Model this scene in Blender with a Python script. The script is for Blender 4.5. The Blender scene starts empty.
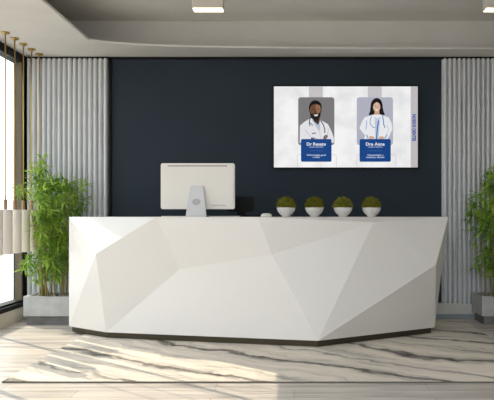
import bpy, bmesh, math, random
from mathutils import Vector, Matrix, Euler
PI = math.pi
sc = bpy.context.scene
C = sc.collection

# ------------------------------------------------------------------ materials
def lin(c):
    return tuple(((v/255)/12.92 if v/255 <= .04045 else ((v/255+.055)/1.055)**2.4) for v in c) + (1.0,)

def mat(name, rgb, rough=.5, metal=0.0, spec=.5, coat=0.0):
    m = bpy.data.materials.new(name); m.use_nodes = True
    b = m.node_tree.nodes['Principled BSDF']
    b.inputs['Base Color'].default_value = lin(rgb)
    b.inputs['Roughness'].default_value = rough
    b.inputs['Metallic'].default_value = metal
    b.inputs['Specular IOR Level'].default_value = spec
    b.inputs['Coat Weight'].default_value = coat
    return m

def N(m, t, **kw):
    n = m.node_tree.nodes.new(t)
    for k, v in kw.items(): setattr(n, k, v)
    return n
def L(m, a, b): m.node_tree.links.new(a, b)

def mottled(name, rgb1, rgb2, scale=(6, 6, 6), nscale=1.0, rough=.6, detail=6, lo=.35, hi=.65, bump=0.0, metal=0.0, spec=.5):
    m = mat(name, rgb1, rough, metal, spec)
    b = m.node_tree.nodes['Principled BSDF']
    tc = N(m, 'ShaderNodeTexCoord'); mp = N(m, 'ShaderNodeMapping')
    mp.inputs['Scale'].default_value = scale
    nz = N(m, 'ShaderNodeTexNoise'); nz.inputs['Scale'].default_value = nscale; nz.inputs['Detail'].default_value = detail
    cr = N(m, 'ShaderNodeValToRGB')
    cr.color_ramp.elements[0].position = lo; cr.color_ramp.elements[0].color = lin(rgb1)
    cr.color_ramp.elements[1].position = hi; cr.color_ramp.elements[1].color = lin(rgb2)
    L(m, tc.outputs['Object'], mp.inputs['Vector']); L(m, mp.outputs['Vector'], nz.inputs['Vector'])
    L(m, nz.outputs['Fac'], cr.inputs['Fac']); L(m, cr.outputs['Color'], b.inputs['Base Color'])
    if bump:
        bp = N(m, 'ShaderNodeBump'); bp.inputs['Strength'].default_value = bump; bp.inputs['Distance'].default_value = .01
        L(m, nz.outputs['Fac'], bp.inputs['Height']); L(m, bp.outputs['Normal'], b.inputs['Normal'])
    return m

def glow(name, rgb, strength=1.0):
    m = mat(name, (0, 0, 0), .35, 0, .1)
    b = m.node_tree.nodes['Principled BSDF']
    b.inputs['Emission Color'].default_value = lin(rgb)
    b.inputs['Emission Strength'].default_value = strength
    return m

M = {}
M['ceiling'] = mottled('ceiling_plaster', (216, 213, 208), (210, 207, 202), (3, 3, 3), rough=.85)
M['navy'] = mottled('navy_wall_paint', (36, 47, 57), (39, 50, 60), (1.5, 1.5, 1.5), rough=.7, spec=.3)
M['flute'] = mottled('fluted_panel_gray', (226, 227, 228), (210, 212, 214), (14, 14, 1.2), rough=.55)
M['side'] = mat('side_wall_paint', (150, 148, 145), .8)
M['base'] = mat('baseboard_gray', (198, 197, 190), .6)
M['floorstrip'] = mat('floor_strip_blue_gray', (138, 146, 153), .5)
M['curb'] = mat('sill_curb_cream', (214, 205, 188), .7)
M['black'] = mat('black_frame', (9, 9, 10), .6, 0, .25)
M['bronze'] = mat('bronze_jamb', (92, 82, 60), .6, .1)
M['brass'] = mat('brass', (190, 160, 98), .28, .95)
M['sleeve'] = mat('wooden_brass_sleeve', (150, 120, 88), .5, .2)
M['shade'] = mat('pendant_shade', (228, 222, 213), .55)
M['desk'] = mat('desk_white', (224, 221, 216), .34, 0, .45)
M['plinth'] = mat('desk_plinth_bronze', (74, 68, 54), .35, .6)
M['concrete'] = mottled('planter_concrete', (190, 190, 187), (172, 172, 169), (9, 9, 9), rough=.75)
M['plinth2'] = mottled('planter_plinth_gray', (118, 116, 114), (100, 99, 98), (9, 9, 9), rough=.75)
M['soil'] = mottled('pebble_soil', (120, 112, 98), (62, 56, 46), (60, 60, 60), rough=.9, lo=.4, hi=.6)
M['pebble'] = mottled('pebbles', (196, 190, 178), (120, 112, 100), (30, 30, 30), rough=.8)
M['stem'] = mottled('bamboo_stem', (176, 150, 92), (134, 132, 66), (30, 30, 5), rough=.5)
M['white_bowl'] = mat('bowl_ceramic', (222, 219, 215), .3)
M['pc'] = mat('computer_white', (226, 222, 214), .35)
M['pc_stand'] = mat('computer_stand_silver', (206, 206, 207), .4, 0)
M['pc_gray'] = mat('computer_mark_gray', (172, 171, 172), .4, 0)
M['pc_dark'] = mat('computer_slot_gray', (118, 116, 112), .5)
M['pc_text'] = mat('computer_text_gray', (158, 156, 152), .5)
M['blackp'] = mottled('black_plastic', (4, 4, 4), (8, 8, 7), (160, 160, 160), rough=.6, spec=.2)
M['ext'] = mottled('terrace_concrete', (196, 194, 190), (182, 180, 177), (.6, 4, 1), rough=.9)
M['lampbox'] = mat('lamp_box_white', (214, 208, 198), .6)
M['fillglow'] = glow('fill_panel_glow', (236, 243, 255), 13.0)  # glow of the added fill panels
M['lampglow'] = glow('lamp_diffuser', (255, 236, 205), 6.0)

# leaves: green with variation and some light passing through
def leaf_mat(name, c1, c2, sc_=9, trans=.35):
    m = mottled(name, c1, c2, (sc_,)*3, rough=.45, detail=2, lo=.35, hi=.68)
    nt = m.node_tree; b = nt.nodes['Principled BSDF']; out = nt.nodes['Material Output']
    col = [n for n in nt.nodes if n.type == 'VALTORGB'][0].outputs['Color']
    t = N(m, 'ShaderNodeBsdfTranslucent'); mx = N(m, 'ShaderNodeMixShader'); mx.inputs['Fac'].default_value = trans
    L(m, col, t.inputs['Color']); L(m, b.outputs[0], mx.inputs[1]); L(m, t.outputs[0], mx.inputs[2]); L(m, mx.outputs[0], out.inputs['Surface'])
    return m
M['leaf'] = leaf_mat('bamboo_leaf', (92, 138, 32), (184, 214, 90), 7)
M['moss'] = leaf_mat('moss_green', (92, 96, 14), (146, 140, 30), 55, .15)

# glass: clear pane, partly mirror
def glass_mat():
    m = bpy.data.materials.new('window_glass'); m.use_nodes = True
    nt = m.node_tree; nt.nodes.remove(nt.nodes['Principled BSDF']); out = nt.nodes['Material Output']
    t = N(m, 'ShaderNodeBsdfTransparent'); g = N(m, 'ShaderNodeBsdfGlossy'); g.inputs['Roughness'].default_value = .02
    mx = N(m, 'ShaderNodeMixShader'); mx.inputs['Fac'].default_value = .05
    L(m, t.outputs[0], mx.inputs[1]); L(m, g.outputs[0], mx.inputs[2]); L(m, mx.outputs[0], out.inputs['Surface'])
    return m
M['glass'] = glass_mat()

# floor: pale wood planks running along the room's width
def floor_mat():
    m = mat('pale_wood_floor', (214, 206, 194), .38, 0, .3)
    b = m.node_tree.nodes['Principled BSDF']
    tc = N(m, 'ShaderNodeTexCoord')
    mp = N(m, 'ShaderNodeMapping'); mp.inputs['Scale'].default_value = (1.1, 15, 1)
    nz = N(m, 'ShaderNodeTexNoise'); nz.inputs['Scale'].default_value = 1.0; nz.inputs['Detail'].default_value = 7; nz.inputs['Roughness'].default_value = .62
    nz.inputs['Distortion'].default_value = .4
    cr = N(m, 'ShaderNodeValToRGB')
    e = cr.color_ramp.elements
    e[0].position = .32; e[0].color = lin((142, 137, 131)); e[1].position = .62; e[1].color = lin((214, 204, 191))
    x = e.new(.46); x.color = lin((190, 182, 172))
    br = N(m, 'ShaderNodeTexBrick'); br.offset = .37
    br.inputs['Color1'].default_value = (1, 1, 1, 1); br.inputs['Color2'].default_value = (.84, .85, .86, 1)
    br.inputs['Mortar'].default_value = (.55, .54, .52, 1)
    br.inputs['Scale'].default_value = 1; br.inputs['Mortar Size'].default_value = .0025
    br.inputs['Brick Width'].default_value = 1.35; br.inputs['Row Height'].default_value = .17
    mx = N(m, 'ShaderNodeMix', data_type='RGBA', blend_type='MULTIPLY'); mx.inputs['Factor'].default_value = 1
    L(m, tc.outputs['Object'], mp.inputs['Vector']); L(m, mp.outputs[0], nz.inputs['Vector']); L(m, nz.outputs['Fac'], cr.inputs['Fac'])
    L(m, tc.outputs['Object'], br.inputs['Vector'])
    L(m, cr.outputs['Color'], mx.inputs[6]); L(m, br.outputs['Color'], mx.inputs[7]); L(m, mx.outputs[2], b.inputs['Base Color'])
    return m
M['floor'] = floor_mat()

# rug: cream marbling with dark flowing veins and soft gray swathes
def rug_mat():
    m = mat('marbled_rug', (220, 208, 188), .85, 0, .2)
    b = m.node_tree.nodes['Principled BSDF']
    def math_(op, a, b_=None):
        n = N(m, 'ShaderNodeMath', operation=op)
        for k, q in ((0, a), (1, b_)):
            if q is None: continue
            if isinstance(q, (int, float)): n.inputs[k].default_value = q
            else: L(m, q, n.inputs[k])
        return n.outputs[0]
    def noise(vec, scale, det, rough=.55, loc=(0, 0, 0), sc3=(1, 1, 1)):
        mp = N(m, 'ShaderNodeMapping'); mp.inputs['Scale'].default_value = sc3; mp.inputs['Location'].default_value = loc
        L(m, vec, mp.inputs['Vector'])
        n = N(m, 'ShaderNodeTexNoise'); n.inputs['Scale'].default_value = scale; n.inputs['Detail'].default_value = det; n.inputs['Roughness'].default_value = rough
        L(m, mp.outputs[0], n.inputs['Vector']); return n.outputs['Fac']
    def mrange(v, a, c, d, e):
        n = N(m, 'ShaderNodeMapRange'); L(m, v, n.inputs['Value'])
        for k, q in (('From Min', a), ('From Max', c), ('To Min', d), ('To Max', e)): n.inputs[k].default_value = q
        return n.outputs[0]
    tc = N(m, 'ShaderNodeTexCoord'); obj_ = tc.outputs['Object']
    # u runs along the veins, w across them
    sep = N(m, 'ShaderNodeSeparateXYZ'); L(m, obj_, sep.inputs[0])
    x, y = sep.outputs[0], sep.outputs[1]
    u = math_('SUBTRACT', math_('MULTIPLY', x, .84), math_('MULTIPLY', y, .54))
    w = math_('ADD', math_('MULTIPLY', x, .54), math_('MULTIPLY', y, .84))
    warp = math_('SUBTRACT', noise(obj_, 1.0, 3, loc=(4.2, 1.3, 0)), .5)
    fine = math_('SUBTRACT', noise(obj_, 9, 5, loc=(2.2, 8.3, 0)), .5)
    w = math_('ADD', w, math_('ADD', math_('MULTIPLY', warp, .62), math_('MULTIPLY', fine, .10)))
    cmb = N(m, 'ShaderNodeCombineXYZ'); L(m, u, cmb.inputs[0]); L(m, w, cmb.inputs[1]); uv = cmb.outputs[0]
    streak = noise(uv, 1, 9, .68, (1.7, 3.9, 0), (1.1, 9, 1))
    base = N(m, 'ShaderNodeValToRGB'); e = base.color_ramp.elements
    e[0].position = .34; e[0].color = lin((168, 163, 155)); e[1].position = .60; e[1].color = lin((226, 216, 200))
    q = e.new(.46); q.color = lin((209, 201, 188))
    L(m, streak, base.inputs['Fac']); col = base.outputs['Color']
    breakup = noise(uv, 1, 6, .6, (6.1, 2.2, 0), (2.2, 5, 1))
    grit = noise(uv, 1, 8, .75, (3.3, 5.5, 0), (6, 40, 1))
    def layer(mask, rgb):
        nonlocal col
        n = N(m, 'ShaderNodeMix', data_type='RGBA'); L(m, mask, n.inputs['Factor']); L(m, col, n.inputs[6]); n.inputs[7].default_value = lin(rgb); col = n.outputs[2]
    for wi, wid, dark in ((-2.05, .10, .95), (-1.62, .035, .6), (-1.12, .055, .85), (-.50, .075, 1.0), (-.16, .03, .5), (.22, .085, 1.0), (.58, .03, .5), (.92, .07, .9), (1.35, .06, .8)):
        d = math_('ABSOLUTE', math_('SUBTRACT', w, wi))
        half = math_('MULTIPLY', mrange(breakup, .35, .65, .25, 1.25), wid)
        soft = math_('SUBTRACT', 1.0, math_('DIVIDE', d, math_('MULTIPLY', half, 2.2)))
        soft = math_('MULTIPLY', mrange(soft, 0, 1, 0, 1), .38*dark); layer(soft, (132, 128, 122))
        core = mrange(math_('SUBTRACT', 1.0, math_('DIVIDE', d, half)), 0, .6, 0, 1)
        core = math_('MULTIPLY', core, mrange(grit, .36, .56, .25, dark)); layer(core, (64, 60, 57))
    L(m, col, b.inputs['Base Color'])
    return m
M['rug'] = rug_mat()
M['rug_edge'] = mat('rug_edge_shade', (104, 98, 90), .8)

# ------------------------------------------------------------------ mesh helpers
def obj(name, bm, m, parent=None, smooth=False, loc=(0, 0, 0), angle=None):
    me = bpy.data.meshes.new(name)
    bmesh.ops.recalc_face_normals(bm, faces=bm.faces[:])
    if angle:
        for ed in bm.edges:
            ed.smooth = len(ed.link_faces) == 2 and ed.calc_face_angle(0) < angle
    bm.to_mesh(me); bm.free()
    if smooth or angle:
        for p in me.polygons: p.use_smooth = True
    me.materials.append(m)
    o = bpy.data.objects.new(name, me); C.objects.link(o); o.location = loc
    if parent is not None: o.parent = parent
    return o

def struct(name, bm, m, parent=None, **k):
    o = obj(name, bm, m, parent, **k)
    if parent is None: o['kind'] = 'structure'
    return o

def tag(o, label, cat, group=None):
    o['label'] = label; o['category'] = cat
    if group: o['group'] = group
    return o

def thing(name, label, cat, loc=(0, 0, 0), rotz=0, group=None):
    o = bpy.data.objects.new(name, None); C.objects.link(o)
    o.location = loc; o.rotation_euler = (0, 0, rotz)
    o.empty_display_size = .1
    return tag(o, label, cat, group)

def dup(root, loc, label, rotz=None):
    r = root.copy(); C.objects.link(r); r.location = loc; r['label'] = label
    if rotz is not None: r.rotation_euler = (0, 0, rotz)
    for ch in list(root.children):
        c = ch.copy(); C.objects.link(c); c.parent = r
        for g in ch.children:
            d = g.copy(); C.objects.link(d); d.parent = c
    return r

def add_box(bm, x0, x1, y0, y1, z0, z1, bev=0, seg=2):
    vs = [bm.verts.new((x, y, z)) for x in (x0, x1) for y in (y0, y1) for z in (z0, z1)]
    fs = [(0, 1, 3, 2), (4, 6, 7, 5), (0, 4, 5, 1), (2, 3, 7, 6), (0, 2, 6, 4), (1, 5, 7, 3)]
    faces = [bm.faces.new([vs[i] for i in f]) for f in fs]
    if bev:
        es = list({e for f in faces for e in f.edges})
        bmesh.ops.bevel(bm, geom=es, offset=bev, segments=seg, affect='EDGES', profile=.5)
    return bm
def box(*a, **k): return add_box(bmesh.new(), *a, **k)

def lathe(bm, prof, seg=32, cx=0, cy=0, cap=True):
    rings = []
    for r, z in prof:
        rings.append([bm.verts.new((cx+r*math.cos(2*PI*i/seg), cy+r*math.sin(2*PI*i/seg), z)) for i in range(seg)])
    for a, b in zip(rings, rings[1:]):
        for i in range(seg): bm.faces.new((a[i], a[(i+1) % seg], b[(i+1) % seg], b[i]))
    if cap:
        bm.faces.new(rings[0]); bm.faces.new(rings[-1])
    return bm

def tube(bm, pts, radii, seg=8):
    pts = [Vector(p) for p in pts]; rings = []
    for i, p in enumerate(pts):
        d = (pts[min(i+1, len(pts)-1)]-pts[max(i-1, 0)]).normalized()
        u = d.cross(Vector((0, 1, 0)) if abs(d.y) < .9 else Vector((1, 0, 0))).normalized(); v = d.cross(u)
        r = radii[i] if isinstance(radii, (list, tuple)) else radii
        rings.append([bm.verts.new(p+r*(math.cos(2*PI*k/seg)*u+math.sin(2*PI*k/seg)*v)) for k in range(seg)])
    for a, b in zip(rings, rings[1:]):
        for k in range(seg): bm.faces.new((a[k], a[(k+1) % seg], b[(k+1) % seg], b[k]))
    bm.faces.new(rings[0]); bm.faces.new(rings[-1])
    return bm

def prism_xz(bm, pts, y0, y1):
    """outline in x,z given a depth between y0 and y1"""
    a = [bm.verts.new((x, y0, z)) for x, z in pts]; b = [bm.verts.new((x, y1, z)) for x, z in pts]
    bm.faces.new(a); bm.faces.new(b[::-1])
    n = len(pts)
    for i in range(n): bm.faces.new((a[i], b[i], b[(i+1) % n], a[(i+1) % n]))
    return bm

def rrect(x0, x1, z0, z1, r, n=5):
    out = []
    for cx, cz, a0 in ((x1-r, z1-r, 0), (x0+r, z1-r, PI/2), (x0+r, z0+r, PI), (x1-r, z0+r, 3*PI/2)):
        for i in range(n+1):
            a = a0+PI/2*i/n; out.append((cx+r*math.cos(a), cz+r*math.sin(a)))
    return out

# ------------------------------------------------------------------ the room
XW = 2.85; YB = 6.95; YF = -3.0; ZC = 2.785; ZR = 3.12
struct('floor', box(-XW-.15, XW+.1, YF-.1, YB+.1, -.1, 0), M['floor'])
struct('wall_back', box(-XW-.15, XW+.1, YB, YB+.1, 0, ZR+.1), M['navy'])
struct('wall_right', box(XW, XW+.1, YF, YB, 0, ZR+.1), M['side'])

# ceiling: low soffit round a raised recess with a swept corner, all one surface
bm = bmesh.new()
inner = [(-1.985, -2.2), (2.6, -2.2), (2.6, 6.61), (1.6, 6.61), (.6, 6.60), (0, 6.585), (-.5, 6.565), (-.95, 6.535), (-1.2, 6.51), (-1.45, 6.475), (-1.65, 6.43), (-1.80, 6.385), (-1.90, 6.335), (-1.985, 6.265)]
outer = [(-XW-.15, YF-.1), (XW+.1, YF-.1), (XW+.1, YB+.1), (-XW-.15, YB+.1)]
ring = lambda pts, z: [bm.verts.new((x, y, z)) for x, y in pts]
def inset(pts, d):
    out = []; n = len(pts)
    for i, p in enumerate(pts):
        a, q = Vector(pts[i-1]), Vector(pts[(i+1) % n]); p = Vector(p)
        d1 = (p-a).normalized(); d2 = (q-p).normalized()
        n1 = Vector((-d1.y, d1.x)); n2 = Vector((-d2.y, d2.x)); b_ = (n1+n2).normalized()
        w = p + b_*d/max(.4, b_.dot(n1)); out.append((w.x, w.y))
    return out
ro = ring(outer, ZC); ri = ring(inner, ZC)
es = [bm.edges.new((ro[i], ro[(i+1) % 4])) for i in range(4)]
es += [bm.edges.new((ri[i], ri[(i+1) % len(ri)])) for i in range(len(ri))]
bmesh.ops.triangle_fill(bm, use_beauty=True, edges=es)
bm.faces.ensure_lookup_table()
r1 = ring(inset(inner, .008), ZC+.004); r2 = ring(inset(inner, .012), ZC+.010); r3 = ring(inset(inner, .012), ZC+.018)
for a, b in ((ri, r1), (r1, r2), (r2, r3)):
    for i in range(len(a)): bm.faces.new((a[i], a[(i+1) % len(a)], b[(i+1) % len(a)], b[i]))
# the recess above the lip is wider than its opening
cove = [(-2.62, -2.5), (2.80, -2.5), (2.80, 6.76), (-2.62, 6.76)]
c1 = ring(cove, ZC+.018); c2 = ring(cove, ZR)
es = [bm.edges.get((r3[i], r3[(i+1) % len(r3)])) for i in range(len(r3))] + [bm.edges.new((c1[i], c1[(i+1) % 4])) for i in range(4)]
bmesh.ops.triangle_fill(bm, use_beauty=True, edges=es)
for i in range(4): bm.faces.new((c1[i], c1[(i+1) % 4], c2[(i+1) % 4], c2[i]))
bm.faces.new(c2)
ro2 = ring(outer, ZR+.1)
for i in range(4): bm.faces.new((ro[i], ro[(i+1) % 4], ro2[(i+1) % 4], ro2[i]))
bm.faces.new(ro2)
struct('ceiling', bm, M['ceiling'])

# fluted wall panels
def flutes(x0, x1, n):
    bm = bmesh.new(); p = (x1-x0)/n; prof = []
    for i in range(n):
        a = x0+i*p
        prof += [(a+p*.02, 6.942), (a+p*.17, 6.942)] + [(a+p*(.5-.32*math.cos(t*PI/7)), 6.912-.032*math.sin(t*PI/7)) for t in range(8)] + [(a+p*.83, 6.942), (a+p*.98, 6.942)]
    z0, z1 = .165, 2.760
    lo = [bm.verts.new((x, y, z0)) for x, y in prof]; hi = [bm.verts.new((x, y, z1)) for x, y in prof]
    for i in range(len(prof)-1): bm.faces.new((lo[i], lo[i+1], hi[i+1], hi[i]))
    bl = [bm.verts.new((x, 6.95, z)) for x in (x0, x1) for z in (z0, z1)]
    bm.faces.new(lo + [bl[2], bl[0]]); bm.faces.new(hi + [bl[3], bl[1]])
    bm.faces.new((lo[0], hi[0], bl[1], bl[0])); bm.faces.new((lo[-1], hi[-1], bl[3], bl[2]))
    return bm
struct('trim_1', flutes(-2.845, -1.975, 16), M['flute'], angle=.8)
struct('trim_2', flutes(1.578, 2.845, 25), M['flute'], angle=.8)
struct('shadow_gap_strip', box(-XW, XW, 6.925, YB, 2.765, ZC), M['black'])  # black strip standing for the shade in the gap below the ceiling
struct('trim_4', box(-1.975, -1.952, 6.915, YB, .165, 2.765), M['black'])
struct('baseboard_back', box(-XW, XW, 6.875, YB, 0, .165, bev=.004), M['base'])
struct('floor_strip', box(-XW, XW, 6.868, 6.875, 0, .052), M['floorstrip'])  # upright strip added to stand in for bluish floor along the wall
struct('baseboard_right', box(XW-.02, XW, YF, 6.875, 0, .12), M['base'])

# glazed left wall: cream curb, black rails, bronze jamb, glass bays
wl = bmesh.new(); add_box(wl, -XW-.15, -XW, 2.0, YB, 0, .14); add_box(wl, -XW-.15, -XW, YF, 2.0, 0, ZC)
struct('wall_left', wl, M['curb'])
YG = 2.0   # the glazing starts here; the unseen wall nearer the viewer is kept solid to limit sun
w = bmesh.new()
add_box(w, -XW-.11, -XW+.012, YG, YB, .14, .185); add_box(w, -XW-.13, -XW-.02, YG, YB, .185, .205)
add_box(w, -XW-.11, -XW, YG, YB, 2.70, ZC)
add_box(w, -XW-.07, -XW, 6.835, YB, .205, 2.70)
win = struct('window_1', w, M['black'])
obj('jamb', box(-XW-.075, -XW-.004, 6.81, 6.835, .205, 2.70), M['bronze'], win)
posts = [6.07-1.12*i for i in range(4)]
for y in posts:
    obj('mullion', box(-XW-.085, -XW-.05, y-.015, y+.015, .205, 2.70), M['black'], win)
ys = [6.81]+posts+[YG]
for a, b in zip(ys, ys[1:]):
    obj('pane', box(-XW-.066, -XW-.06, b, a, .205, 2.70), M['glass'], win)
# unseen glazing added behind the viewer to let in fill daylight
w = bmesh.new()
add_box(w, -XW, XW, YF-.1, YF, 0, .15); add_box(w, -XW, XW, YF-.1, YF, 2.70, ZC)
fill_win = struct('fill_window', w, M['black'])
for i in range(6):
    x = -XW+.03+i*(2*XW-.06)/5
    obj('mullion', box(x-.03, x+.03, YF-.08, YF-.02, .15, 2.70), M['black'], fill_win)
obj('pane', box(-XW, XW, YF-.053, YF-.047, .15, 2.70), M['glass'], fill_win)
struct('ground', box(-60, 60, -60, 40, -.25, -.12), M['ext'])

# ------------------------------------------------------------------ ceiling lamps
def ceiling_lamp():
    t = thing('ceiling_lamp', 'white box ceiling lamp with a glowing underside, above the white monitor', 'ceiling lamp', (-.765, 5.80, ZR), 0, 'box lamps in the ceiling recess')
    b = bmesh.new(); add_box(b, -.137, .137, -.055, .055, -.189, 0, bev=.003)
    obj('housing', b, M['lampbox'], t)
    obj('diffuser', box(-.130, .130, -.050, .050, -.1925, -.1895), M['lampglow'], t)
    return t
lamp = ceiling_lamp()
dup(lamp, (1.836, 5.80, ZR), 'white box ceiling lamp cut by the right edge, above the right planter')

# ------------------------------------------------------------------ pendant lamps by the window
def pendant(x, y):
    t = thing('pendant_lamp', '', 'pendant lamp', (x, y, 0), 0, 'pendant lamps hanging along the window')
    b = bmesh.new(); lathe(b, [(.034, ZC-.014), (.038, ZC-.012), (.038, ZC)], 24); lathe(b, [(.009, ZC-.03), (.012, ZC-.014)], 16)
    obj('canopy', b, M['brass'], t, angle=.6)
    obj('rod', tube(bmesh.new(), [(0, 0, 1.22), (0, 0, ZC-.02)], .006, 10), M['brass'], t, smooth=True)
    b = bmesh.new(); lathe(b, [(.010, 1.245), (.017, 1.24), (.017, 1.15), (.02, 1.148)], 20)
    obj('sleeve', b, M['sleeve'], t, angle=.6)
    R = .062
    b = bmesh.new(); lathe(b, [(R-.004, .740), (R, .738), (R, 1.147), (R-.004, 1.151), (.018, 1.151), (.018, 1.146), (R-.005, 1.145), (R-.005, .742)], 40, cap=False)
    obj('shade', b, M['shade'], t, angle=.6)
    obj('bulb', lathe(bmesh.new(), [(.012, 1.145), (.014, 1.11), (.03, 1.07), (.032, 1.04), (.02, 1.015), (.006, 1.006)], 20), M['lampbox'], t, smooth=True)
    return t
pl = ['pendant lamp beyond the left edge, nearest the viewer of the row along the window',
      'pendant lamp beyond the left edge, second nearest the viewer of the row along the window',
      'pendant lamp with white cylinder shade, cut by the left edge of the photo',
      'pendant lamp in front of bright window glass, leftmost whose whole brass rod shows',
      'pendant lamp whose brass rod hangs just before the bronze window jamb',
      'pendant lamp whose rod runs along the dark window corner strip, shade touching the bamboo leaves',
      'pendant lamp on a brass rod, second nearest the fluted wall, shade hidden in bamboo leaves',
      'pendant lamp farthest from the viewer, brass rod against the fluted panel, shade behind leaves']
p0 = pendant(-2.66, 5.39); p0['label'] = pl[0]
PEND = [5.39+.2*i for i in range(8)]
for i in range(1, 8): dup(p0, (-2.66, PEND[i], 0), pl[i])

# ------------------------------------------------------------------ reception desk
desk = thing('reception_desk', 'long white faceted reception desk standing on a dark plinth on the marbled rug', 'reception desk', (-.35, 5.8, 0))
dx, dy = -.35, 5.8
V = dict(TL=(-2.094, 6.05, 1.083), A=(-1.185, 5.58, 1.083), J=(-.302, 5.45, 1.083), TR=(1.369, 5.76, 1.083), B=(-1.718, 5.63, .762), E=(-.990, 5.643, .631),
         F=(-.185, 5.46, .768), I=(.681, 5.56, 1.036), H=(1.234, 5.65, .669), BL=(-2.091, 6.04, .066), C=(-1.657, 5.73, .066), G=(.197, 5.34, .066), BR=(1.294, 5.98, .066),
         TLb=(-2.03, 6.36, 1.083), TRb=(1.37, 6.36, 1.083), BLb=(-2.03, 6.36, .066), BRb=(1.27, 6.36, .066))
bm = bmesh.new(); bv = {k: bm.verts.new((v[0]-dx, v[1]-dy, v[2])) for k, v in V.items()}
for f in ('TL B A', 'TL BL B', 'BL C B', 'B C E', 'B E A', 'A E F', 'A F J', 'J F I', 'J I TR', 'F G I', 'E G F', 'E C G', 'I G H', 'I H TR', 'G BR H', 'TR H BR',
          'TLb TL A J TR TRb', 'BLb BL C G BR BRb', 'TL TLb BLb BL', 'TR TRb BRb BR', 'TLb TRb BRb BLb'):
    bm.faces.new([bv[k] for k in f.split()])
bmesh.ops.recalc_face_normals(bm, faces=bm.faces[:])
obj('body', bm, M['desk'], desk)
bm = bmesh.new()
pp = [(-2.068, 6.06), (-1.648, 5.757), (.195, 5.362), (1.262, 5.985), (1.22, 6.32), (-1.99, 6.32)]
lo = [bm.verts.new((x-dx, y-dy, .014)) for x, y in pp]; hi = [bm.verts.new((x-dx, y-dy, .068)) for x, y in pp]
bm.faces.new(lo); bm.faces.new(hi)
for i in range(6): bm.faces.new((lo[i], lo[(i+1) % 6], hi[(i+1) % 6], hi[i]))
obj('plinth', bm, M['plinth'], desk)

# ------------------------------------------------------------------ rug
rug = obj('rug', box(-1.83, 1.83, -1.245, 1.245, 0, .011), M['rug'], loc=(-.08, 5.500, .001))
tag(rug, 'large marbled cream and gray rug with dark veins lying under the reception desk', 'rug')
bm = bmesh.new()
add_box(bm, -1.83, 1.83, -1.249, -1.2455, 0, .009)
obj('front_edge_shade', bm, M['rug_edge'], rug)  # dark strip put in for the shadow line along the rug's front edge

# ------------------------------------------------------------------ computer
ZT = 1.083
pc = thing('desktop_computer', 'white all-in-one desktop computer seen from behind, standing on the reception desk', 'computer', (-.873, 5.86, ZT))
bm = bmesh.new(); prism_xz(bm, rrect(-.328, .338, .070, .484, .018), 0, .035)
for f in bm.faces: f.select = False
obj('monitor', bm, M['pc'], pc)
mon = pc.children[0]
bm = bmesh.new(); prism_xz(bm, rrect(-.316, .326, .082, .472, .014), -.006, .0)
obj('back_shell', bm, M['pc'], mon)
obj('vent_slot', prism_xz(bmesh.new(), rrect(-.262, .272, .455, .463, .003), -.0072, -.004), M['pc_dark'], mon)
obj('screen', box(-.32, .32, .0352, .037, .09, .466), M['black'], mon)
# tiny raised gray marks at the lower right of the shell
bm = bmesh.new(); x = .137
for wd, h in ((.011, .010), (.006, .010), (.010, .010), (.008, .008), (.009, .008), (.004, .010), (.009, .008), (.008, .010), (.010, .008)):
    add_box(bm, x, x+wd, -.0066, -.005, .100, .100+h); x += wd+.0055
obj('lettering', bm, M['pc_text'], mon)
bm = bmesh.new()
sp = [(-.058, .280), (.058, .280), (.092, .012), (-.092, .012)]
a = [bm.verts.new((x, -.020-.055*(1-(z-.012)/.258), z)) for x, z in sp]; b = [bm.verts.new((x, -.006-.055*(1-(z-.012)/.258), z)) for x, z in sp]
bm.faces.new(a); bm.faces.new(b)
for i in range(4): bm.faces.new((a[i], b[i], b[(i+1) % 4], a[(i+1) % 4]))
bmesh.ops.bevel(bm, geom=bm.edges[:], offset=.003, segments=2, affect='EDGES')
std = obj('stand', bm, M['pc_stand'], pc)
# round mark on the stand, following its slope
def on_stand(u, z): return (u, -.0206-.055*(1-(z-.012)/.258), z)
bm = bmesh.new(); rim = []
for i in range(28):
    t = 2*PI*i/28; rim.append(bm.verts.new(on_stand(.037*math.cos(t)+.0, .134+.030*math.sin(t))))
bm.faces.new(rim)
g = bmesh.ops.extrude_face_region(bm, geom=bm.faces[:])
for v in [q for q in g['geom'] if isinstance(q, bmesh.types.BMVert)]: v.co.y += .003
obj('emblem', bm, M['pc_gray'], std)
obj('foot', prism_xz(bmesh.new(), [(-.094, 0), (.094, 0), (.092, .012), (-.092, .012)], -.08, .11), M['pc_stand'], pc)

mat_o = obj('desk_mat', box(-.36, .36, -.07, .07, 0, .008, bev=.003), M['pc'], loc=(-.862, 6.05, ZT))
tag(mat_o, 'thin white desk mat lying flat on the reception desk behind the computer stand', 'desk mat')

# small black display on a low base, half hidden behind the computer
dsp = thing('display_unit', 'small black rounded display unit on a low base, half hidden behind the white monitor', 'display', (-.505, 6.21, ZT))
obj('screen', prism_xz(bmesh.new(), rrect(-.123, .123, .048, .194, .022), -.022, .022), M['blackp'], dsp)
obj('neck', box(-.04, .04, .0, .03, .008, .06, bev=.004), M['blackp'], dsp)
obj('base', box(-.12, .20, -.07, .09, 0, .014, bev=.005), M['blackp'], dsp)

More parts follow.
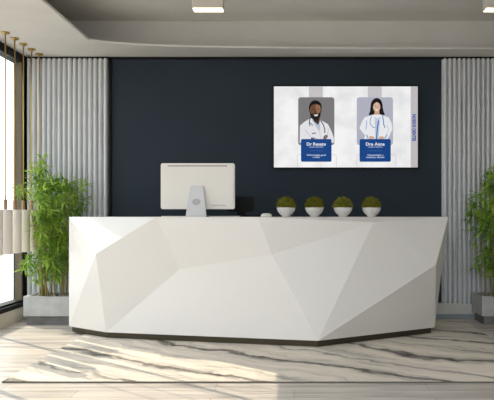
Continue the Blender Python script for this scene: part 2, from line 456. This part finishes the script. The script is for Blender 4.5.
# mouse
bm = bmesh.new()
bmesh.ops.create_uvsphere(bm, u_segments=28, v_segments=14, radius=1)
for v in bm.verts:
    z = v.co.z
    sx = math.copysign(abs(v.co.x)**.6, v.co.x); sy = math.copysign(abs(v.co.y)**.6, v.co.y)
    v.co = Vector((sx*.050, sy*.031, (max(0, z)**.75)*.033 if z > 0 else 0))
bmesh.ops.remove_doubles(bm, verts=bm.verts[:], dist=.0003)
ms = obj('computer_mouse', bm, M['pc'], smooth=True, loc=(-.246, 5.80, ZT))
tag(ms, 'white rounded computer mouse on the desk edge left of the moss bowls', 'mouse')

# ------------------------------------------------------------------ moss bowls
rnd = random.Random(7)
def leaf(bm, p, d, ln, wd, fold=.25, droop=.15, up=None):
    d = d.normalized(); s = d.cross(up or Vector((0, 0, 1)))
    if s.length < 1e-3: s = Vector((1, 0, 0))
    s.normalize(); n = s.cross(d)
    a = bm.verts.new(p); m1 = bm.verts.new(p+d*ln*.42+s*wd/2+n*wd*fold); m2 = bm.verts.new(p+d*ln*.42-s*wd/2+n*wd*fold)
    c = bm.verts.new(p+d*ln*.45); t = bm.verts.new(p+d*ln-n*ln*droop)
    bm.faces.new((a, m1, c)); bm.faces.new((a, c, m2)); bm.faces.new((m1, t, c)); bm.faces.new((c, t, m2))

def moss_pot():
    t = thing('moss_bowl', '', 'potted plant', (0, 0, 0), 0, 'moss bowls lined up on the desk')
    prof = [(.034, 0), (.036, .002), (.037, .010), (.058, .028), (.075, .050), (.083, .072), (.0845, .084), (.080, .085), (.078, .074), (.060, .045), (.02, .025)]
    obj('bowl', lathe(bmesh.new(), prof, 40), M['white_bowl'], t, angle=.9)
    bm = bmesh.new()
    bmesh.ops.create_icosphere(bm, subdivisions=4, radius=1)
    for v in bm.verts:
        u = v.co.copy(); k = 1+.07*math.sin(9*u.x+2)*math.sin(8*u.y+1)+.05*math.sin(17*u.z+5*u.x)
        z = u.z*.080*k if u.z > 0 else u.z*.012
        v.co = Vector((u.x*.078*k, u.y*.078*k, .088+z))
    for i in range(1500):
        z = rnd.random(); a = rnd.uniform(0, 2*PI); r = math.sqrt(1-z*z)
        u = Vector((r*math.cos(a), r*math.sin(a), z))
        k = .94+.10*math.sin(9*u.x+2)*math.sin(8*u.y+1)+rnd.uniform(-.05, .06)
        p = Vector((u.x*.082*k, u.y*.082*k, .084+u.z*.090*k))
        d = (u+Vector((rnd.uniform(-.9, .9), rnd.uniform(-.9, .9), rnd.uniform(-.4, .9))))
        leaf(bm, p, d, rnd.uniform(.010, .018), rnd.uniform(.007, .011), up=Vector((rnd.random(), rnd.random(), rnd.random())))
    obj('moss', bm, M['moss'], t)
    return t
ml = ['white bowl of green moss, first of four from the left, next to the mouse',
      'white bowl of green moss, second of four from the left',
      'white bowl of green moss, third of four from the left',
      'white bowl of green moss, rightmost of the four on the desk']
mp0 = moss_pot(); mx_ = [-.071, .182, .437, .691]
mp0.location = (mx_[0]*5.88/5.80, 5.88, ZT); mp0['label'] = ml[0]
for i in range(1, 4): dup(mp0, (mx_[i]*5.88/5.80, 5.88, ZT), ml[i], rotz=i*1.9)

# ------------------------------------------------------------------ potted bamboos
def potted_bamboo(label, loc, stems, clusters_ok, seed, w=.80):
    r = random.Random(seed)
    t = thing('potted_bamboo', label, 'potted plant', loc)
    bm = bmesh.new()
    x0, x1, y0, y1, zb, zt, th = 0, w, 0, .37, .088, .285, .025
    # hollow trough
    O = [(x0, y0), (x1, y0), (x1, y1), (x0, y1)]; I = [(x0+th, y0+th), (x1-th, y0+th), (x1-th, y1-th), (x0+th, y1-th)]
    ob = [bm.verts.new((x, y, zb)) for x, y in O]; ot = [bm.verts.new((x, y, zt)) for x, y in O]
    it = [bm.verts.new((x, y, zt)) for x, y in I]; ib = [bm.verts.new((x, y, zb+.03)) for x, y in I]
    bm.faces.new(ob); bm.faces.new(ib)
    for i in range(4):
        j = (i+1) % 4
        bm.faces.new((ob[i], ob[j], ot[j], ot[i])); bm.faces.new((ot[i], ot[j], it[j], it[i])); bm.faces.new((it[i], it[j], ib[j], ib[i]))
    obj('trough', bm, M['concrete'], t)
    obj('plinth', box(x0+.025, x1-.025, y0+.02, y1-.02, 0, zb), M['plinth2'], t)
    obj('soil', box(x0+th, x1-th, y0+th, y1-th, zb+.03, zt-.02), M['soil'], t)
    bm = bmesh.new()
    for i in range(330):
        q = bmesh.ops.create_icosphere(bm, subdivisions=1, radius=r.uniform(.007, .014))
        c = Vector((r.uniform(x0+th+.015, x1-th-.015), r.uniform(y0+th+.015, y1-th-.015), zt-.008+r.uniform(0, .012)))
        for v in q['verts']: v.co = Vector((v.co.x, v.co.y, v.co.z*.65))+c
    pb = obj('pebbles', bm, M['pebble'], t, smooth=True); pb['kind'] = 'stuff'
    fol = bmesh.new()
    for (bx, by, tx, ty, h) in stems:
        n = 8; pts = []
        bend = Vector((r.uniform(-.04, .04), r.uniform(-.03, .03), 0))
        for i in range(n+1):
            k = i/n
            pts.append(Vector((bx+(tx-bx)*k, by+(ty-by)*k, zt-.03+(h-zt+.03)*k))+bend*math.sin(k*PI))
        obj('stem', tube(bmesh.new(), pts, [.0085-.0055*i/n for i in range(n+1)], 7), M['stem'], t, smooth=True)
        # leaf sprays
        cnt = int(27*(h-.45)/1.2)+5
        for c in range(cnt):
            k = r.uniform(.20, 1.0) if r.random() < .8 else r.uniform(.75, 1)
            i = min(n-1, int(k*n)); f = k*n-i
            p = pts[i].lerp(pts[i+1], f)
            a = r.uniform(0, 2*PI); reach = r.uniform(.04, .20)*(1.15-.5*k)
            q = p+Vector((math.cos(a)*reach, math.sin(a)*reach*.8, r.uniform(-.02, .09)))
            wpos = q+Vector(loc)
            if not clusters_ok(wpos): continue
            tube(fol, [p, p.lerp(q, .55)+Vector((0, 0, .012)), q], [.0022, .0018, .001], 4)
            axis = (q-p).normalized()+Vector((0, 0, -.15))
            m_ = r.randint(6, 10)
            for s in range(m_):
                ang = 2*PI*s/m_+r.uniform(-.3, .3)
                d = Vector((math.cos(ang), math.sin(ang)*.8, r.uniform(-.55, .35)))+axis*.55
                if r.random() < .72: d = Vector((math.cos(ang), r.uniform(-.4, .4), math.sin(ang)*.8-.15))+axis*.4
                ln = r.uniform(.08, .13)
                e = wpos+d.normalized()*ln
                if e.y > 6.875 or e.x < -2.84 or e.x > 2.84: continue
                leaf(fol, q+axis*r.uniform(-.03, .02), d, ln, ln*r.uniform(.18, .25), up=Vector((r.uniform(-.5, .5), r.uniform(-.6, .2), 1)))
    obj('foliage', fol, M['leaf'], t)
    return t

def ok_left(p):
    if p.y > 6.80 or p.x < -2.80: return False
    for y in PEND:
        if (p.x+2.66)**2+(p.y-y)**2 < .125**2 and .66 < p.z < 1.30: return False
    return True
def ok_right(p): return p.y < 6.80 and p.x < 2.80 and p.y > 6.2

L0 = (-2.705, 6.495, 0)
def LS(*a): return [(bx-L0[0], by-L0[1], tx-L0[0], ty-L0[1], h) for bx, by, tx, ty, h in a]
left_stems = LS((-2.60, 6.66, -2.62, 6.50, 1.18), (-2.57, 6.70, -2.58, 6.60, 1.60), (-2.54, 6.60, -2.66, 6.42, 1.36), (-2.51, 6.72, -2.53, 6.62, 1.56),
                (-2.45, 6.66, -2.47, 6.52, 1.42), (-2.43, 6.60, -2.38, 6.46, 1.30), (-2.40, 6.72, -2.33, 6.62, 1.46), (-2.37, 6.66, -2.26, 6.56, 1.44),
                (-2.32, 6.62, -2.24, 6.54, 1.46), (-2.28, 6.72, -2.30, 6.66, 1.36), (-2.55, 6.58, -2.56, 6.40, 1.02), (-2.42, 6.58, -2.42, 6.42, 1.05), (-2.53, 6.55, -2.50, 6.38, 1.28), (-2.50, 6.55, -2.45, 6.36, 1.15), (-2.47, 6.58, -2.52, 6.36, 1.0))
potted_bamboo('tall leafy green bamboo in a gray concrete trough by the bright window', L0, left_stems, ok_left, 5)
R0 = (1.88, 6.50, 0)
right_stems = [(bx-R0[0], by-R0[1], tx-R0[0], ty-R0[1], h) for bx, by, tx, ty, h in (
    (2.02, 6.62, 1.95, 6.58, 1.42), (1.97, 6.70, 1.90, 6.66, 1.24), (2.06, 6.72, 2.02, 6.66, 1.60), (2.10, 6.60, 2.10, 6.52, 1.50), (2.18, 6.68, 2.20, 6.62, 1.64),
    (2.26, 6.62, 2.28, 6.56, 1.50), (2.34, 6.70, 2.38, 6.64, 1.60), (2.44, 6.64, 2.5, 6.6, 1.45), (2.04, 6.58, 1.98, 6.50, 1.02), (2.14, 6.58, 2.06, 6.5, 1.15))]
potted_bamboo('leafy green bamboo in a gray concrete trough cut by the right edge', R0, right_stems, ok_right, 11)

# ------------------------------------------------------------------ television
TX, TY = .550, 6.888
S = 6.885/650                                  # metres per unit of the screen layout
TZ = 1.1+(215-126.6)*S
tv = thing('television', 'wall-mounted television showing two doctor portraits with blue name cards', 'television', (TX, 6.89, TZ))
X = lambda u: (u-346.0)*S
Z = lambda v: (126.6-v)*S
bm = bmesh.new(); add_box(bm, X(272.8), X(419.2), .012, .058, Z(168.5), Z(85.0), bev=.003)
obj('casing', bm, M['black'], tv)
bm = bmesh.new(); x0, x1, z0, z1 = X(272.8), X(419.2), Z(168.5), Z(85.0); e_ = .012
for q in ((x0, x1, z0, z0+e_), (x0, x1, z1-e_, z1), (x0, x0+e_, z0+e_, z1-e_), (x1-e_, x1, z0+e_, z1-e_)): add_box(bm, q[0], q[1], .002, .012, q[2], q[3])
obj('bezel', bm, M['black'], tv)
def screen_mat():
    m = glow('screen_white', (246, 246, 247), .93); b = m.node_tree.nodes['Principled BSDF']
    tc = N(m, 'ShaderNodeTexCoord'); nz = N(m, 'ShaderNodeTexNoise'); nz.inputs['Scale'].default_value = 4.5; nz.inputs['Detail'].default_value = 5
    cr = N(m, 'ShaderNodeValToRGB'); cr.color_ramp.elements[0].position = .33; cr.color_ramp.elements[0].color = lin((231, 231, 233)); cr.color_ramp.elements[1].position = .6; cr.color_ramp.elements[1].color = lin((250, 250, 250))
    L(m, tc.outputs['Object'], nz.inputs['Vector']); L(m, nz.outputs['Fac'], cr.inputs['Fac']); L(m, cr.outputs['Color'], b.inputs['Emission Color'])
    return m
scr = obj('screen', box(x0+e_, x1-e_, .0105, .012, z0+e_, z1-e_), screen_mat(), tv)
G = {}
def gm(rgb):
    if rgb not in G: G[rgb] = glow('picture_%02x%02x%02x' % rgb, rgb, .92)
    return G[rgb]
LY = [.0105]
def flat(name, pts, rgb, parent, layer, smooth=0):
    """a flat printed shape of the picture on the screen"""
    if smooth:
        P = [Vector(p) for p in pts]; out = []
        n = len(P)
        for i in range(n):
            a, b_, c, d = P[i-1], P[i], P[(i+1) % n], P[(i+2) % n]
            for k in range(smooth):
                t = k/smooth
                out.append(.5*((2*b_)+(c-a)*t+(2*a-5*b_+4*c-d)*t*t+(3*b_-a-3*c+d)*t**3))
        pts = [(p.x, p.y) for p in out]
    bm = bmesh.new(); y = .0105-layer*.0006
    bm.faces.new([bm.verts.new((X(u), y, Z(v))) for u, v in pts])
    bmesh.ops.triangulate(bm, faces=bm.faces[:], ngon_method='EAR_CLIP')
    return obj(name, bm, gm(rgb), parent)
def rr(u0, u1, v0, v1, r): return rrect(u0, u1, v0, v1, r)
def oval(cu, cv, a, b, n=24): return [(cu+a*math.cos(2*PI*i/n), cv+b*math.sin(2*PI*i/n)) for i in range(n)]
def stroke(name, pts, wd, rgb, parent, layer):
    bm = bmesh.new(); y = .0105-layer*.0006; P = [Vector(p) for p in pts]; Lr = []
    for i, p in enumerate(P):
        d = (P[min(i+1, len(P)-1)]-P[max(i-1, 0)]).normalized(); n = Vector((-d.y, d.x))*wd/2
        Lr.append((bm.verts.new((X(p.x+n.x), y, Z(p.y+n.y))), bm.verts.new((X(p.x-n.x), y, Z(p.y-n.y)))))
    for a, b_ in zip(Lr, Lr[1:]): bm.faces.new((a[0], b_[0], b_[1], a[1]))
    return obj(name, bm, gm(rgb), parent)
def text(name, body, u, v, size, rgb, parent, layer, rot=0, bold=.0, fit=None):
    """raised flat lettering centred on u, v; fit = width in layout units"""
    cu = bpy.data.curves.new('lettering', 'FONT'); cu.body = body; cu.size = size*S; cu.align_x = 'CENTER'; cu.align_y = 'CENTER'; cu.offset = bold*S; cu.resolution_u = 3
    o = bpy.data.objects.new('tmp', cu); C.objects.link(o)
    bpy.context.view_layer.update()
    me = bpy.data.meshes.new_from_object(o.evaluated_get(bpy.context.evaluated_depsgraph_get()))
    bpy.data.objects.remove(o); bpy.data.curves.remove(cu)
    xs = [q.co.x for q in me.vertices]
    k = fit*S/(max(xs)-min(xs)) if fit else 1
    for q in me.vertices:
        x, z = q.co.x*k, q.co.y
        x, z = x*math.cos(rot)-z*math.sin(rot), x*math.sin(rot)+z*math.cos(rot)
        q.co = (X(u)+x, .0105-layer*.0006, Z(v)+z)
    me.materials.clear(); me.materials.append(gm(rgb))
    t = bpy.data.objects.new(name, me); C.objects.link(t); t.parent = parent
    return t

BLUE = (16, 68, 136); LG = (203, 199, 202)
for a, b_ in ((309, 323), (368, 382)): flat('header_strip', [(a, 86.3), (b_, 86.3), (b_, 98), (a, 98)], LG, tv, 1)
for a, b_ in ((297.5, 336.4), (357, 396)):
    pts = rr(a, b_, 154.3, 172, 2.2)
    top = [p for p in pts if p[1] <= 166.8]
    top.sort(key=lambda p: math.atan2(-(p[1]-166), p[0]-(a+b_)/2))
    path = [(b_, 166.9)]+top+[(a, 166.9)]
    stroke('card_outline', path, .55, (214, 212, 220), tv, 1)
sb = flat('side_banner', [(411, 86.2), (418, 86.2), (418, 167.3), (411, 167.3)], (196, 192, 196), tv, 1)
text('lettering', 'NOSSOS DENTES', 414.2, 127.4, 4.6, (28, 74, 160), sb, 2, rot=-PI/2, bold=.2, fit=27)

# portrait of the man
pm = flat('portrait', rr(298.3, 334.5, 97, 145, 2.6), (126, 123, 124), tv, 2)
def Q(lst, ox, oy): return [(ox+x/8, oy+y/8) for x, y in lst]
Qm = lambda *l: Q(l, 295, 92)
flat('coat', Qm((38, 405), (40, 268), (75, 238), (112, 215), (135, 205), (190, 290), (205, 222), (265, 256), (292, 310), (312, 365), (312, 405)), (232, 232, 236), pm, 3)
flat('shirt', Qm((128, 206), (200, 222), (203, 300), (190, 308), (160, 262)), (186, 198, 214), pm, 4)
flat('neck', Qm((140, 195), (196, 195), (198, 226), (186, 262), (150, 232)), (70, 46, 34), pm, 5)
flat('face', Q(oval(164, 150, 44, 68), 295, 92), (112, 76, 56), pm, 6)
flat('face_light', Qm((170, 100), (200, 110), (204, 160), (190, 178), (176, 160), (166, 130)), (152, 110, 84), pm, 7, smooth=3)
flat('hair', Qm((118, 150), (112, 120), (124, 85), (150, 66), (180, 68), (204, 84), (214, 112), (210, 146), (202, 112), (184, 98), (150, 98), (128, 112)), (20, 17, 15), pm, 8, smooth=3)
flat('beard', Qm((120, 150), (130, 172), (150, 172), (168, 166), (190, 172), (206, 150), (204, 190), (190, 216), (168, 226), (145, 218), (126, 195)), (30, 22, 18), pm, 8, smooth=3)
flat('smile', Qm((150, 180), (186, 176), (180, 192), (160, 193)), (232, 222, 210), pm, 9)
for u in (150, 186): flat('eye', Q(oval(u, 136, 7, 3.5, 10), 295, 92), (24, 18, 15), pm, 9)
flat('nose', Qm((166, 140), (176, 160), (158, 160)), (86, 56, 42), pm, 9)
for u in (119, 210): flat('ear', Q(oval(u, 150, 5, 13, 12), 295, 92), (96, 62, 46), pm, 5)
stroke('stethoscope', Qm((126, 198), (117, 225), (116, 250), (122, 272)), .9, (30, 30, 34), pm, 6)
stroke('stethoscope', Qm((122, 246), (136, 256), (142, 270)), .7, (30, 30, 34), pm, 6)
stroke('stethoscope', Qm((206, 226), (228, 262), (238, 292), (240, 326)), .9, (30, 30, 34), pm, 6)
stroke('coat_fold', Qm((80, 300), (130, 362), (180, 372)), .7, (196, 196, 204), pm, 6)
stroke('coat_fold', Qm((270, 290), (262, 340), (240, 366)), .7, (196, 196, 204), pm, 6)
stroke('coat_fold', Qm((196, 300), (205, 372)), .6, (200, 200, 208), pm, 6)
flat('hand', Qm((228, 360), (240, 344), (260, 342), (264, 356), (250, 374), (228, 374)), (92, 60, 44), pm, 6)
flat('hand', Qm((128, 366), (150, 360), (168, 372), (130, 376)), (84, 54, 40), pm, 6)
flat('badge', Qm((135, 328), (170, 322), (170, 330), (136, 337)), (120, 112, 116), pm, 6)
# portrait of the woman
pw = flat('portrait', rr(357, 393.3, 97, 145, 2.6), (181, 182, 196), tv, 2)
Qw = lambda *l: Q(l, 352, 92)
flat('hair', Qw((136, 184), (150, 140), (152, 95), (168, 62), (200, 46), (232, 62), (246, 96), (250, 140), (264, 182), (230, 178), (170, 178)), (24, 20, 22), pw, 3, smooth=3)
flat('neck', Qw((184, 150), (220, 150), (224, 184), (212, 220), (178, 186)), (206, 164, 142), pw, 4)
flat('coat', Qw((60, 290), (84, 230), (104, 200), (178, 180), (200, 230), (232, 180), (296, 202), (318, 246), (326, 296), (300, 352), (284, 376), (96, 376), (110, 350)), (238, 239, 243), pw, 5)
flat('blouse', Qw((182, 196), (206, 210), (230, 194), (222, 270), (214, 376), (188, 376), (186, 290)), (196, 206, 222), pw, 6)
stroke('blue_stripe', Qw((214, 226), (204, 290), (198, 376)), 1.3, (70, 122, 190), pw, 7)
flat('face', Q(oval(199, 118, 29, 41), 352, 92), (222, 182, 160), pw, 6)
flat('hair_front', Qw((168, 120), (170, 84), (196, 66), (226, 82), (230, 120), (222, 94), (200, 80), (178, 94)), (24, 20, 22), pw, 7, smooth=3)
for u in (187, 212): flat('eye', Q(oval(u, 112, 5, 3, 10), 352, 92), (46, 32, 28), pw, 7)
flat('nose', Qw((200, 116), (205, 128), (195, 128)), (198, 150, 128), pw, 7)
flat('smile', Qw((188, 138), (212, 138), (206, 147), (194, 147)), (246, 236, 230), pw, 7)
stroke('stethoscope', Qw((160, 192), (148, 215), (146, 250), (166, 280), (186, 284)), .7, (96, 140, 196), pw, 7)
stroke('stethoscope', Qw((244, 184), (252, 220), (256, 262), (266, 284)), .9, (74, 124, 186), pw, 7)
stroke('coat_fold', Qw((112, 300), (120, 256), (116, 226)), .8, (140, 176, 218), pw, 7)
stroke('coat_fold', Qw((280, 260), (296, 300), (272, 350)), .6, (204, 206, 216), pw, 7)
stroke('coat_fold', Qw((118, 340), (130, 372)), 1.4, (140, 178, 216), pw, 7)
stroke('coat_fold', Qw((282, 336), (266, 372)), 1.4, (140, 178, 216), pw, 7)
flat('hand', Qw((138, 352), (170, 352), (186, 372), (140, 376)), (214, 172, 148), pw, 8)
flat('hand', Qw((216, 360), (240, 352), (262, 360), (256, 376), (218, 376)), (214, 172, 148), pw, 8)
# name cards
W = (236, 240, 248)
for (u0, u1), nm, w1, l2, l3, l4, w4, l5, w5 in (((301, 331.7), 'Dr Renato', 19.2, 'CLINICO DENTISTA', '-----------', 'Odontologia geral', 19, 'e clinica', 7),
                                               ((359.7, 391), 'Dra Anna', 18.8, 'CLINICA DENTISTA', '-----------', 'Odontologia e', 16, 'estetica dental', 18)):
    cd = flat('name_card', rr(u0, u1, 138.9, 161.7, 1.6), BLUE, tv, 10); c = (u0+u1)/2
    text('lettering', nm, c, 144.1, 4.4, W, cd, 11, bold=.10, fit=w1)
    text('lettering', l2, c, 147.0, 1.7, (190, 205, 230), cd, 11, bold=.03, fit=14.5)
    text('lettering', l3, c, 150.5, 1.6, (130, 156, 200), cd, 11, fit=13)
    text('lettering', l4, c, 155.0, 2.2, (205, 216, 236), cd, 11, bold=.05, fit=w4)
    text('lettering', l5, c, 157.2, 2.2, (205, 216, 236), cd, 11, bold=.05, fit=w5)

# ------------------------------------------------------------------ light
wd = bpy.data.worlds.new('sky'); sc.world = wd; wd.use_nodes = True
bg = wd.node_tree.nodes['Background']
bg.inputs['Color'].default_value = (.88, .95, 1.0, 1); bg.inputs['Strength'].default_value = 2.9
sun = bpy.data.lights.new('sun', 'SUN'); sun.energy = 5.2; sun.angle = .005; sun.color = (1, .87, .68)
so = bpy.data.objects.new('sun', sun); C.objects.link(so); so.location = (-6, 10, 6)
so.rotation_euler = Vector((.770, -.640, -.728)).to_track_quat('-Z', 'Y').to_euler()
def fill_panel(x, y):  # unseen fill lights added behind the camera to brighten the room
    t = thing('fill_light_panel', 'flat fill-light panel added in the recess behind the viewer', 'ceiling lamp', (x, y, ZR), 0, 'added fill panels behind the viewer')
    obj('frame', box(-.6, .6, -.3, .3, -.03, 0, bev=.004), M['lampbox'], t)
    obj('diffuser', box(-.57, .57, -.27, .27, -.033, -.0305), M['fillglow'], t)
for x_ in (-1.9, -.6, .7):
    for y_ in (-.6, 1.1): fill_panel(x_, y_)
def portal(loc, rot, sx, sy):
    l = bpy.data.lights.new('daylight_portal', 'AREA'); l.shape = 'RECTANGLE'; l.size = sx; l.size_y = sy; l.cycles.is_portal = True
    o = bpy.data.objects.new('daylight_portal', l); C.objects.link(o); o.location = loc; o.rotation_euler = rot
portal((-XW-.14, 4.4, 1.45), (0, -PI/2, 0), 2.5, 4.8)
portal((0, YF-.12, 1.43), (-PI/2, 0, PI), 5.7, 2.6)

# ------------------------------------------------------------------ camera
cam = bpy.data.cameras.new('camera'); co = bpy.data.objects.new('camera', cam); C.objects.link(co)
cam.sensor_width = 36; cam.sensor_fit = 'HORIZONTAL'; cam.lens = 650/494*36
cam.shift_x = -47/494; cam.shift_y = 15/494
cam.clip_start = .05
co.location = (0, 0, 1.1); co.rotation_euler = (PI/2, 0, 0)
sc.camera = co

sc.view_settings.view_transform = 'Standard'; sc.view_settings.look = 'None'
sc.view_settings.gamma = 1; sc.view_settings.use_curve_mapping = False; sc.view_settings.exposure = 0
sc.cycles.use_denoising = True
sc.cycles.max_bounces = 12; sc.cycles.diffuse_bounces = 6; sc.cycles.transparent_max_bounces = 16
